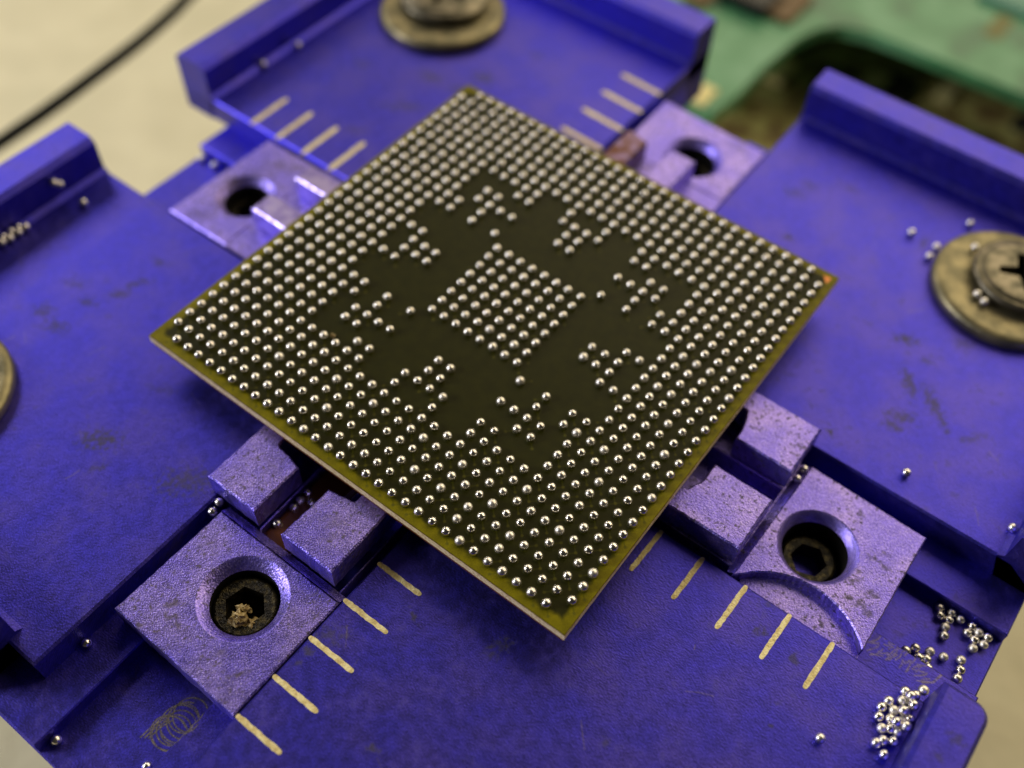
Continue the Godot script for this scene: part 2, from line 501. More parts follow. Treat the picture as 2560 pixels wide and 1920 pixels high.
	# solder: tin, a little different from ball to ball
	for k in 3:
		var s := mottled(70 + k, [Color(0.88, 0.86, 0.82), Color(0.93, 0.91, 0.87), Color(0.96, 0.94, 0.90)], 0.9, [0.23, 0.31, 0.43][k], 1.0, [0.5, 0.8, 1.3][k])
		M["solder%d" % k] = s
	M.core = mottled(75, [Color(0.84, 0.73, 0.52), Color(0.92, 0.83, 0.62), Color(0.95, 0.87, 0.68)], 2.0, 0.7, 0.0, 2.0)
	M.copper_and_shade = plain(Color(0.42, 0.22, 0.08), 0.5, 0.2)  # copper brown, also the colour of the shade strip under the chip
	M.pin = mottled(76, [Color(0.62, 0.34, 0.14), Color(0.80, 0.48, 0.22), Color(0.86, 0.56, 0.28)], 1.0, 0.45, 0.4, 1.0)
	M.mask = mask_material()
	M.table = mottled(80, [Color(0.83, 0.80, 0.66), Color(0.85, 0.82, 0.68), Color(0.87, 0.84, 0.70)], 60.0, 0.5, 0.0, 0.3)
	M.rubber = plain(Color(0.012, 0.016, 0.012), 0.85)
	M.board = mottled(81, [Color(0.19, 0.42, 0.27), Color(0.26, 0.53, 0.34), Color(0.36, 0.59, 0.42)], 60.0, 0.4, 0.0, 0.3)
	M.dark_board = mottled(82, [Color(0.40, 0.32, 0.17), Color(0.55, 0.50, 0.26), Color(0.64, 0.62, 0.36)], 26.0, 0.6, 0.0, 0.5)
	M.black = plain(Color(0.05, 0.045, 0.04), 0.5)
	M.pad = plain(Color(0.86, 0.81, 0.54), 0.5, 0.1)
	M.brown = plain(Color(0.42, 0.32, 0.17), 0.6)
	M.olive = plain(Color(0.42, 0.42, 0.20), 0.6)
	M.teal = plain(Color(0.34, 0.55, 0.46), 0.5)


# the chip's solder mask: dark over the copper planes, lighter olive in the margin where the planes end
func mask_material() -> StandardMaterial3D:
	var S := 1024
	var fine := field(51, 0.3, S, FastNoiseLite.TYPE_SIMPLEX, 2)
	var mid := field(52, 0.03, S, FastNoiseLite.TYPE_SIMPLEX_SMOOTH, 4)
	var col := PackedByteArray()
	col.resize(S * S * 3)
	var dark := Vector3(0.150, 0.150, 0.035)
	var lite := Vector3(0.43, 0.40, 0.035)
	for y in S:
		for x in S:
			var u := absf(x / float(S) - 0.5) * 33.0
			var v := absf(y / float(S) - 0.5) * 33.0
			var i := y * S + x
			var e := maxf(maxf(u, v), (u + v - 30.5) * 0.75 + 0.6)
			var t := smoothstep(15.45, 15.85, e + (mid[i] - 128) / 128.0 * 0.15)
			var c := dark.lerp(lite, t) * (1.0 + (fine[i] - 128) / 128.0 * 0.10 + (mid[i] - 128) / 128.0 * 0.12)
			col[i * 3] = clampi(int(c.x * 255), 0, 255)
			col[i * 3 + 1] = clampi(int(c.y * 255), 0, 255)
			col[i * 3 + 2] = clampi(int(c.z * 255), 0, 255)
	# solder-mask openings round the balls, short traces and vias beside them
	rng.seed = 19
	var pen := func(p: Vector2, rad: float, tone: Vector3, amount: float) -> void:
		var cx := (p.x / 33.0 + 0.5) * S
		var cy := (-p.y / 33.0 + 0.5) * S
		var rr := rad * S / 33.0
		for y in range(int(cy - rr - 1), int(cy + rr + 2)):
			for x in range(int(cx - rr - 1), int(cx + rr + 2)):
				var a := clampf(rr - Vector2(x + 0.5 - cx, y + 0.5 - cy).length() + 0.5, 0.0, 1.0) * amount
				var q := (y * S + x) * 3
				col[q] = int(lerpf(col[q], tone.x * 255.0, a))
				col[q + 1] = int(lerpf(col[q + 1], tone.y * 255.0, a))
				col[q + 2] = int(lerpf(col[q + 2], tone.z * 255.0, a))
	var trace := Vector3(0.30, 0.30, 0.06)
	for i in 32:
		for j in 32:
			if not has_ball(i, j):
				continue
			var p := Vector2(i - 15.5, j - 15.5)
			pen.call(p, 0.33, trace, 0.35)
			var d: Vector2 = [Vector2(0.5, -0.5), Vector2(0.5, -0.5), Vector2(-0.5, -0.5), Vector2(0.5, 0.5)][rng.randi() % 4]
			if rng.randf() < 0.7:
				for k in 9:
					pen.call(p + d * k / 8.0, 0.045, trace, 0.5)
				pen.call(p + d, 0.10, Vector3(0.33, 0.32, 0.10), 0.6)
	var m := StandardMaterial3D.new()
	m.albedo_texture = ImageTexture.create_from_image(Image.create_from_data(S, S, false, Image.FORMAT_RGB8, col))
	# the plan coordinates run over 80 mm; the chip takes 33 of them
	m.uv1_scale = Vector3.ONE * (80.0 / 33.0)
	m.uv1_offset = Vector3.ONE * (0.5 - 40.0 / 33.0)
	m.roughness = 0.4
	m.metallic_specular = 0.22
	return m


# ---------------------------------------------------------------- the scene
func _ready() -> void:
	rng.seed = 7
	var cam := Camera3D.new()
	cam.name = "camera"
	cam.near = 0.004
	cam.far = 5.0
	cam.fov = 41.50354
	cam.transform = Transform3D(Basis(Vector3(0.79643140, 0.03375854, -0.60378574), Vector3(-0.50520636, 0.58588879, -0.63364095), Vector3(0.33236059, 0.80968802, 0.48367526)), Vector3(25.22795, 51.30470, 35.58069) * MM)
	add_child(cam)
	var ca := CameraAttributesPhysical.new()
	ca.frustum_focal_length = 30.0
	ca.exposure_aperture = 17.5
	ca.frustum_focus_distance = 0.0575
	cam.attributes = ca
	cam.fov = 41.50354
	var e := Environment.new()
	e.background_mode = Environment.BG_COLOR
	e.background_color = Color(0.22, 0.21, 0.20)
	e.background_energy_multiplier = 0.5
	e.tonemap_mode = Environment.TONE_MAPPER_LINEAR
	e.tonemap_exposure = 1.05
	e.sdfgi_enabled = true
	e.ssao_enabled = true
	e.ssil_enabled = true
	var we := WorldEnvironment.new()
	we.name = "room"
	we.environment = e
	add_child(we)
	# the warm ceiling light far behind the holder, a window to the left and the paler room on the near left
	area_lamp("ceiling_lamp", Vector3(80, 540, 660), Vector2(1.3, 0.7), Color(1.0, 0.93, 0.79), 0.72)
	area_lamp("window_light", Vector3(-600, 420, 170), Vector2(0.26, 0.22), Color(1.0, 0.97, 0.93), 0.11)
	area_lamp("side_light", Vector3(-520, 300, -420), Vector2(0.26, 0.22), Color(0.97, 0.97, 1.0), 0.36)
	materials()
	holder()
	blocks()
	chip()
	loose_balls()
	surroundings()


func area_lamp(called: String, where: Vector3, size: Vector2, color: Color, energy: float) -> void:
	var l := AreaLight3D.new()
	l.name = called
	l.area_size = size
	l.light_color = color
	l.light_energy = energy
	l.area_normalize_energy = true
	l.area_range = 4.0
	l.area_attenuation = 2.0
	l.shadow_enabled = true
	add_child(l)
	var p := at(where.x, where.y, where.z)
	l.look_at_from_position(p, Vector3.ZERO, Vector3.UP if absf(p.normalized().y) < 0.98 else Vector3.FORWARD)


func P2(a: Array) -> PackedVector2Array:
	var p := PackedVector2Array()
	for i in range(0, a.size(), 2):
		p.append(Vector2(a[i], a[i + 1]))
	return p


func rim_profile(s: float, y_low: float) -> PackedVector2Array:
	# across (outwards is s), height: fillet at the foot, chamfered top edges
	return P2([s * 33.35, -3.004, s * 33.75, -2.72, s * 33.75, -0.38, s * 34.15, 0.0, s * 36.65, 0.0, s * 37.0, -0.35, s * 37.0, y_low, s * 34.0, y_low])


func holder() -> void:
	var h := thing("chip_holder", "purple anodised metal chip holder with raised rims and crossing channels", "chip holder", Vector3(0, -11, 0))
	var o := Vector3(0, -11, 0)
	# the floor of the crossing channels
	var fl := MB.new(o)
	fl.prism(P2([-32.4, -6.6, -32.4, 5.2, -5.7, 5.2, -5.7, 30.6, 5.4, 30.6, 5.4, 5.2, 36.3, 5.2, 36.3, -6.4, 4.8, -6.4, 4.8, -37.2, -8.4, -37.2, -8.4, -6.6]), -11.0, -6.0, 0.1, Vector3.ZERO, true)
	obj("channel_floor", fl, M.plate, h)
	# corner plates: (plate outline, ledge outline)
	var plates := [
		["corner_plate", P2([-5.5, 4.4, -5.5, 36.98, -36.98, 36.98, -36.98, 4.4]), P2([-3.4, 1.4, -3.4, 30.5, -32.38, 30.5, -32.38, 1.4])],
		["corner_plate", P2([-6.0, -6.4, -36.98, -6.4, -36.98, -36.98, -8.2, -36.98, -8.2, -34.35, -6.0, -34.35]), P2([-3.45, -3.4, -31.4, -3.4, -31.4, -37.1, -3.45, -37.1])],
		["corner_plate", P2([4.58, -6.15, 4.58, -36.98, 36.2, -36.98, 36.2, -6.15]), P2([2.3, -2.9, 2.3, -37.1, 36.25, -37.1, 36.25, -2.9])],
		["corner_plate", P2([5.15, 4.95, 36.98, 4.95, 36.98, 36.98, 5.15, 36.98]), P2([2.4, 1.7, 36.2, 1.7, 36.2, 30.5, 2.4, 30.5])]]
	var made := []
	for p in plates:
		var mb := MB.new(o)
		mb.prism(p[1], -5.0, -3.0, 0.14)
		mb.prism(p[2], -6.0, -5.001, 0.08)
		made.append(obj(p[0], mb, M.plate, h))
	# rims: (plate, side along which axis, sign, from, to)
	for r in [[0, true, -1.0, 4.4, 37.0, -5.2], [0, false, 1.0, -33.3, -5.5, -8.0], [1, true, -1.0, -37.0, -6.4, -5.2], [1, false, -1.0, -33.3, -8.2, -5.2], [3, false, 1.0, 5.15, 33.3, -8.0], [3, true, 1.0, 4.95, 37.0, -5.2]]:
		var mb := MB.new(o)
		mb.extrude(rim_profile(r[2], r[5]), r[3], r[4], r[1])
		obj("rim", mb, M.plate, made[r[0]])
	# the near plate's rim ends in a rounded corner
	var nr := MB.new(o)
	var q := PackedVector2Array([Vector2(33.55, -5.95)])
	for k in 7:
		var a := PI / 2 - PI / 2 * k / 6.0
		q.append(Vector2(35.3 + 0.9 * cos(a), -6.85 + 0.9 * sin(a)))
	q.append(Vector2(36.2, -37.0))
	q.append(Vector2(33.55, -37.0))
	nr.prism(q, -5.2, 0.0, 0.25)
	obj("rim", nr, M.plate, made[2])
	nr = MB.new(o)
	nr.extrude(rim_profile(-1.0, -5.2), 4.58, 33.5, false)
	obj("rim", nr, M.plate, made[2])
	# engraved graduation marks
	for v in [-18.3, -21.2, -24.02, -26.81, -29.53]:
		mark(made[2], Vector2(4.72, v), Vector2(7.75, v), o)
	for u in [16.6, 19.5, 22.42, 25.3, 28.04]:
		mark(made[2], Vector2(u, -6.3), Vector2(u - 0.08, -9.45), o)
	for u in [-29.0, -26.2, -23.4, -20.53]:
		mark(made[0], Vector2(u, 4.5), Vector2(u, 8.25), o, 0.23)
	for v in [28.75, 25.8, 22.9, 19.9]:
		mark(made[0], Vector2(-9.3, v), Vector2(-5.62, v - 0.15), o, 0.25)
	# washers and cross-head screws in the corner plates
	washer(h, o, 26.03, 25.75, 5.55, 26.35, 26.35, 3.5, 0.5)
	washer(h, o, -26.5, 25.45, 5.6, -26.95, 26.2, 3.85, 0.2)
	washer(h, o, -25.9, -27.35, 5.6, -26.0, -27.4, 3.6, 0.9)


func mark(plate: Node3D, a: Vector2, b: Vector2, o: Vector3, w := 0.165) -> void:
	var d := (b - a).normalized()
	var s := Vector2(-d.y, d.x)
	var p := PackedVector2Array()
	for k in 7:
		p.append(a + (s.rotated(PI * k / 6.0)) * w * 0.85)
	var n := 16
	for k in range(1, n):
		p.append(a.lerp(b, float(k) / n) - s * (w + rng.randf_range(-0.03, 0.02)))
	for k in 7:
		p.append(b - (s.rotated(PI * k / 6.0)) * w * 0.85)
	for k in range(1, n):
		p.append(b.lerp(a, float(k) / n) + s * (w + rng.randf_range(-0.03, 0.02)))
	var mb := MB.new(o)
	mb.prism(p, -3.02, -2.985, 0.01)
	obj("graduation_mark", mb, M.gold, plate)


func washer(h: Node3D, o: Vector3, u: float, v: float, r: float, su: float, sv: float, sr: float, turn: float) -> void:
	var mb := MB.new(o)
	mb.lathe(u, v, P2([2.4, -2.9, 2.4, -2.25, 2.4, -2.25, r - 0.55, -2.12, r - 0.55, -2.12, r - 0.25, -2.16, r - 0.05, -2.32, r, -2.5, r, -2.8, r - 0.1, -2.99]), 72)
	obj("washer", mb, M.washer, h)
	var sc := MB.new(o)
	# low pan head with a rounded shoulder
	sc.lathe(su, sv, P2([sr * 0.62, -1.15, sr * 0.62, -1.15, sr * 0.74, -1.17, sr * 0.84, -1.22, sr * 0.86, -1.30, sr * 0.90, -1.30, sr * 0.97, -1.35, sr, -1.5, sr, -1.5, sr, -1.75, sr - 0.15, -2.0, sr - 0.5, -2.15]), 64)
	# the crown, flat, with the cross recess cut into it
	var cross := PackedVector2Array()
	var a := 0.42
	var b := sr * 0.52
	for k in 4:
		var t := turn + TAU * k / 4.0
		cross.append(Vector2(su, sv) + Vector2(b, -a * 0.75).rotated(t))
		cross.append(Vector2(su, sv) + Vector2(b, a * 0.75).rotated(t))
		cross.append(Vector2(su, sv) + Vector2(a * 1.15, a * 1.15).rotated(t))
	var rim := PackedVector2Array()
	for k in 48:
		rim.append(Vector2(su, sv) + Vector2.from_angle(TAU * k / 48.0) * sr * 0.62)
	var pts := rim.duplicate()
	var cd := MB.dense(cross, 0.15, 0.0, rng)
	pts.append_array(cd)
	for k in 24:
		pts.append(Vector2(su, sv) + Vector2.from_angle(TAU * k / 24.0) * sr * 0.53)
	var t := Geometry2D.triangulate_delaunay(pts)
	for i in range(0, t.size(), 3):
		var c := (pts[t[i]] + pts[t[i + 1]] + pts[t[i + 2]]) / 3.0
		var deep := Geometry2D.is_point_in_polygon(c, cross)
		sc._flat(pts[t[i]], pts[t[i + 1]], pts[t[i + 2]], -2.5 if deep else -1.15, Vector3.UP)
	for i in cd.size():
		var j := (i + 1) % cd.size()
		var ed := (cd[j] - cd[i]).normalized()
		sc.quad(Vector3(cd[i].x, -2.5, cd[i].y), Vector3(cd[j].x, -2.5, cd[j].y), Vector3(cd[j].x, -1.15, cd[j].y), Vector3(cd[i].x, -1.15, cd[i].y), Vector3(-ed.y, 0, ed.x))
	obj("screw", sc, M.screw, h)


func blocks() -> void:
	var shelf := -3.4
	# lower left
	var b := thing("clamp_block", "pale purple clamp block at lower left with tan crumbs in its screw socket", "clamp block", Vector3(0, -6, -25), "clamp blocks around the chip")
	var o := Vector3(0, -6, -25)
	var body := MB.new(o)
	body.prism(MB.dense(P2([-5.05, -21.5, -5.2, -29.5, 4.5, -29.68, 4.52, -21.5]), 0.35, 0.05, rng), -4.98, -3.0, 0.09, Vector3(0.05, -24.65, 2.66))
	body.prism(P2([-5.05, -21.5, 4.0, -21.5, 4.0, -14.0, 0.3, -14.0, 0.3, -20.6, -0.3, -21.15, -1.0, -21.4, -1.9, -21.3, -2.5, -20.8, -2.7, -14.0, -5.05, -14.0]), -4.97, shelf, 0.06)
	body.quad(Vector3(-5.04, -3.02, -21.5), Vector3(4.5, -3.02, -21.5), Vector3(4.5, shelf + 0.01, -20.95), Vector3(-5.04, shelf + 0.01, -20.95), Vector3(0, 0.8, 0.6))
	body.prism(P2([-2.8, -21.45, 0.4, -21.45, 0.4, -14, -2.8, -14]), -5.1, -4.7, 0.0)
	hole(body, 0.05, -24.65, 2.66, 2.02)
	obj("body", body, M.block, b)
	socket_screw(b, o, 0.05, -24.75, 1.9, -4.0, 2.02, 0.0, 0.1)
	finger(b, o, [-6.4, -20.87, -2.53, -20.87, -2.55, -17.13, -3.6, -16.85, -4.59, -16.72, -4.7, -14.2, -6.4, -14.2])
	finger(b, o, [-0.28, -20.95, 3.68, -20.95, 3.68, -14.2, 1.75, -14.2, 1.62, -16.76, -0.16, -17.1])
	var fp := MB.new(o)
	fp.prism(P2([0.28, -20.6, -0.3, -21.12, -1.0, -21.36, -1.9, -21.26, -2.48, -20.8, -2.66, -14.1, 0.28, -14.1]), -4.6, -3.82, 0.25)
	fp.prism(P2([0.24, -20.4, 0.24, -15.0, -0.35, -15.3, -0.42, -17.5, -0.5, -19.4, -0.45, -20.9]), -3.9, -3.3, 0.3)
	obj("flux_pool", fp, M.flux, b)
	# lower right
	b = thing("clamp_block", "pale purple clamp block at lower right with an arc-shaped recess beside its hole", "clamp block", Vector3(25, -6, 0), "clamp blocks around the chip")
	o = Vector3(25, -6, 0)
	body = MB.new(o)
	var out := PackedVector2Array([Vector2(21.4, -6.12), Vector2(21.65, 3.6), Vector2(29.55, 3.4), Vector2(29.6, -5.45)])
	var arc := PackedVector2Array()
	var ac := Vector2(25.75, -8.75)
	for k in 25:
		var a := lerpf(0.71, 2.47, k / 24.0)
		arc.append(ac + Vector2.from_angle(a) * 4.95)
	out.append_array(arc)
	body.prism(MB.dense(out, 0.3, 0.04, rng), -4.98, -3.0, 0.08, Vector3(24.55, -1.3, 2.52))
	# the sunk floor of the arc
	var low := PackedVector2Array([Vector2(22.2, -6.13), Vector2(29.58, -6.13), Vector2(29.58, -5.3)])
	low.append_array(arc)
	body.prism(low, -4.97, -3.75, 0.0)
	body.prism(P2([21.55, -5.4, 21.55, 3.6, 14.0, 3.6, 14.0, 1.2, 20.9, 1.2, 20.9, -1.4, 14.0, -1.4, 14.0, -5.4]), -4.97, shelf, 0.06)
	body.prism(P2([21.3, 1.3, 14, 1.3, 14, -1.5, 21.3, -1.5]), -5.1, -4.75, 0.0)
	body.quad(Vector3(21.52, -3.02, -5.9), Vector3(21.64, -3.02, 3.5), Vector3(21.1, shelf + 0.01, 3.5), Vector3(21.0, shelf + 0.01, -5.9), Vector3(-0.6, 0.8, 0))
	hole(body, 24.55, -1.3, 2.52, 2.0)
	obj("body", body, M.block, b)
	socket_screw(b, o, 24.5, -1.45, 1.72, -4.6, 2.0, 0.05, 0.15)
	finger(b, o, [21.02, 5.1, 21.02, 1.08, 17.09, 1.12, 16.95, 2.4, 16.6, 3.4, 14.2, 3.5, 14.2, 5.1])
	finger(b, o, [21.05, -1.3, 21.05, -5.45, 14.2, -5.6, 14.2, -3.9, 16.6, -3.8, 16.75, -3.3, 17.01, -2.9, 17.01, -1.3])
	# upper left
	b = thing("clamp_block", "pale purple clamp block at upper left, blurred, its dark hole half behind a finger", "clamp block", Vector3(-23, -6, -1), "clamp blocks around the chip")
	o = Vector3(-23, -6, -1)
	body = MB.new(o)
	body.prism(MB.dense(P2([-26.75, -6.3, -26.6, 3.9, -20.9, 4.0, -20.9, -6.2]), 0.35, 0.03, rng), -4.98, -3.0, 0.12, Vector3(-23.35, -1.7, 2.3))
	body.prism(P2([-20.9, -6.2, -20.9, 4.0, -14.5, 4.0, -14.5, -6.2]), -4.97, -3.0 - 0.012, 0.0)
	hole(body, -23.35, -1.7, 2.3, 1.75)
	obj("body", body, M.block, b)
	socket_screw(b, o, -23.35, -1.7, 1.65, -4.6, 1.75)
	finger(b, o, [-20.55, -3.5, -20.55, -1.5, -14.2, -1.4, -14.2, -3.6], M.pale_finger)
	finger(b, o, [-20.3, 0.72, -20.4, 2.45, -14.2, 2.5, -14.2, 0.72], M.pale_finger)
	# upper right
	b = thing("clamp_block", "pale purple clamp block at upper right with one brown-stained finger, next to the green board", "clamp block", Vector3(1, -6, 24), "clamp blocks around the chip")
	o = Vector3(1, -6, 24)
	body = MB.new(o)
	body.prism(MB.dense(P2([-4.7, 28.3, -4.6, 20.9, 5.1, 20.7, 5.1, 27.8]), 0.35, 0.03, rng), -4.98, -3.0, 0.12, Vector3(0.75, 23.65, 2.4))
	body.prism(P2([-4.6, 20.9, 5.1, 20.7, 5.1, 14.5, -4.6, 14.5]), -4.97, -3.0 - 0.012, 0.0)
	hole(body, 0.75, 23.65, 2.4, 1.85)
	obj("body", body, M.block, b)
	socket_screw(b, o, 0.75, 23.65, 1.75, -4.6, 1.85)
	finger(b, o, [-0.2, 21.3, 2.0, 21.35, 2.05, 14.2, -0.25, 14.2])
	finger(b, o, [-4.05, 21.3, -2.12, 20.9, -2.1, 14.2, -4.08, 14.2], M.rust)


func hole(mb: MB, u: float, v: float, r: float, rb: float) -> void:
	mb.lathe(u, v, P2([rb, -3.62, r - 0.12, -3.05, r, -3.0]), 48)


func finger(b: Node3D, o: Vector3, outline: Array, mat: Material = M.block) -> void:
	var mb := MB.new(o)
	var p := MB.dense(P2(outline), 0.28, 0.05, rng)
	mb.prism(p, -2.97, -1.13, 0.1)
	mb.prism(MB.inset(MB.ccw(P2(outline)), 0.5), -3.5, -2.96, 0.0)
	obj("finger", mb, mat, b)


func socket_screw(b: Node3D, o: Vector3, u: float, v: float, r: float, y: float, rb: float, du := 0.0, dv := 0.0) -> void:
	var mb := MB.new(o)
	var hx := PackedVector2Array()
	for k in 6:
		hx.append(Vector2(u, v) + Vector2.from_angle(TAU * k / 6.0 + 0.3) * r * 0.66)
	var hd := MB.dense(hx, 0.2, 0.0, rng)
	var pts := hd.duplicate()
	for k in 40:
		pts.append(Vector2(u, v) + Vector2.from_angle(TAU * k / 40.0) * (r - 0.2))
	var t := Geometry2D.triangulate_delaunay(pts)
	for i in range(0, t.size(), 3):
		var c := (pts[t[i]] + pts[t[i + 1]] + pts[t[i + 2]]) / 3.0
		mb._flat(pts[t[i]], pts[t[i + 1]], pts[t[i + 2]], y - 1.6 if Geometry2D.is_point_in_polygon(c, hx) else y, Vector3.UP)
	for i in hd.size():
		var j := (i + 1) % hd.size()
		var ed := (hd[j] - hd[i]).normalized()
		mb.quad(Vector3(hd[i].x, y - 1.6, hd[i].y), Vector3(hd[j].x, y - 1.6, hd[j].y), Vector3(hd[j].x, y, hd[j].y), Vector3(hd[i].x, y, hd[i].y), Vector3(-ed.y, 0, ed.x))
	mb.lathe(u, v, P2([r - 0.2, y, r - 0.06, y - 0.06, r, y - 0.2, r, -6.0]), 40)
	obj("socket_screw", mb, M.socket, b)
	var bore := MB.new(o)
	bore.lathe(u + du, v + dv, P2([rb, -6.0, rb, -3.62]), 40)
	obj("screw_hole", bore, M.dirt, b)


# which sites of the 32 x 32 grid carry a ball: the pattern is the same in all four quarters
func has_ball(i: int, j: int) -> bool:
	var a := mini(i, 31 - i)
	var b := mini(j, 31 - j)
	var p := mini(a, b)
	var q := maxi(a, b)
	if p == 0 and q == 0:
		return false
	if p <= 5 or p >= 12:
		return true
	match p:
		6: return q not in [12, 13, 15]
		7: return q in [10, 11, 14, 15]
		8: return q in [8, 9, 15]
		9: return q in [9, 10, 11, 15]
		11: return q == 11
	return false


func chip() -> void:
	var c := thing("ball_grid_chip", "square dark olive chip lying face down, its upper side covered in solder balls", "chip", Vector3(0, -1.1, 0))
	var o := Vector3(0, -1.1, 0)
	var h := 16.33
	var sq := P2([-h, -h, h, -h, h, h, -h, h])
	var core := MB.new(o)
	core.prism(MB.dense(sq, 0.5, 0.012, rng), -0.66, -0.10, 0.0, Vector3.ZERO, false)
	obj("substrate", core, M.core, c)
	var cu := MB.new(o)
	cu.prism(MB.inset(MB.ccw(sq), 0.10), -1.1, -0.66, 0.0, Vector3.ZERO, true)  # inset brown strip: shadow below the chip edge, put in as colour
	obj("copper_and_shade_layer", cu, M.copper_and_shade, c)
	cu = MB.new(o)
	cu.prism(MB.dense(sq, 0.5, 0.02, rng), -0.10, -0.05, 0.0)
	obj("copper_and_shade_layer", cu, M.copper_and_shade, c)
	var mk := MB.new(o)
	mk.prism(MB.inset(MB.ccw(sq), 0.02), -0.05, 0.0, 0.025)
	obj("solder_mask", mk, M.mask, c)
	var pin := MB.new(o)
	pin.prism(P2([15.35, 15.78, 15.95, 15.85, 15.85, 15.2]), -0.002, 0.008, 0.0)
	var pm := obj("pin_mark", pin, M.pin, c)
	pm.set_meta("label", "orange triangular mark in the corner")
	# balls: one shared sphere, the 300 nearest as parts, the rest as one
	var sites := []
	for i in 32:
		for j in 32:
			if has_ball(i, j):
				sites.append(Vector2(i - 15.5, j - 15.5))
	var eye := Vector3(25.23, 51.3, -35.58)
	sites.sort_custom(func(a: Vector2, b2: Vector2) -> bool: return eye.distance_squared_to(Vector3(a.x, 0, a.y)) < eye.distance_squared_to(Vector3(b2.x, 0, b2.y)))
	var sp := MB.new()
	sp.sphere(Vector3.ZERO, 0.29, 24, 14)
	var ball := sp.mesh()
	M.ball = ball
	var rest := MultiMesh.new()
	rest.transform_format = MultiMesh.TRANSFORM_3D
	rest.mesh = ball
	rest.instance_count = sites.size() - 300
	for k in sites.size():
		var s: Vector2 = sites[k]
		var p := at(s.x + rng.randf_range(-0.02, 0.02), 0.165 + rng.randf_range(-0.02, 0.015) + 1.1, s.y + rng.randf_range(-0.02, 0.02))
		var f := rng.randf_range(0.95, 1.04)
		var tr := Transform3D(Basis.from_euler(Vector3(rng.randf() * TAU, rng.randf() * TAU, 0)).scaled(Vector3.ONE * f), p)
		if k < 300:
			var m := put_mesh_fast("solder_ball", k, ball, M["solder%d" % [0, 0, 1, 1, 1, 2][rng.randi() % 6]], c)
			m.transform = tr
		else:
			rest.set_instance_transform(k - 300, tr)
	var mm := MultiMeshInstance3D.new()
	mm.name = "solder_balls"
	mm.multimesh = rest
	mm.material_override = M.solder0
	mm.set_meta("kind", "stuff")
	c.add_child(mm)
	# a crumb of flux between two balls
	var cr := MB.new(o)
	lump(cr, Vector3(-7.1, 0.08, -9.1), 0.16, 0.25)
	obj("flux_crumb", cr, M.crumb, c)


func put_mesh_fast(called: String, k: int, mesh: Mesh, mat: Material, parent: Node3D) -> MeshInstance3D:
	var o := MeshInstance3D.new()
	o.mesh = mesh
	o.material_override = mat
	o.name = called if k == 0 else "%s_%03d" % [called, k]
	parent.add_child(o, true)
	return o


# an irregular faceted crumb
func lump(mb: MB, c: Vector3, r: float, rough: float) -> void:
	var n := noise(int(c.x * 100) + int(c.z * 37) + 500, 1.2, FastNoiseLite.TYPE_SIMPLEX, 2)
	var rows := 6
	var segs := 9
	var pt := func(i: int, k: int) -> Vector3:
		var t := PI * i / rows
		var a := TAU * (k % segs) / segs
		var d := Vector3(sin(t) * cos(a), cos(t), sin(t) * sin(a))
		return c + d * r * (1.0 + n.get_noise_3dv(d * 2.0 + c) * rough * 2.5)
	for i in rows:
		for k in segs:
			var a: Vector3 = pt.call(i, k)
			var b: Vector3 = pt.call(i, k + 1)
			var d: Vector3 = pt.call(i + 1, k + 1)
			var e: Vector3 = pt.call(i + 1, k)
			for q in [[a, b, d], [a, d, e]]:
				var nn: Vector3 = (q[1] - q[0]).cross(q[2] - q[0])
				if nn.length() < 1e-6:
					continue
				nn = nn.normalized()
				if nn.dot((q[0] + q[1] + q[2]) / 3.0 - c) < 0.0:
					nn = -nn
				mb.tri(q[0], q[1], q[2], nn, nn, nn)


func ball_at(u: float, y: float, v: float, label: String, group := "") -> void:
	var o := put_mesh("loose_solder_ball", M.ball, M["solder%d" % [0, 1, 1, 2][rng.randi() % 4]])
	o.transform = Transform3D(Basis.from_euler(Vector3(rng.randf() * TAU, rng.randf() * TAU, 0)).scaled(Vector3.ONE * rng.randf_range(0.95, 1.02)), at(u, y, v))
	tag(o, label, "solder ball", group)


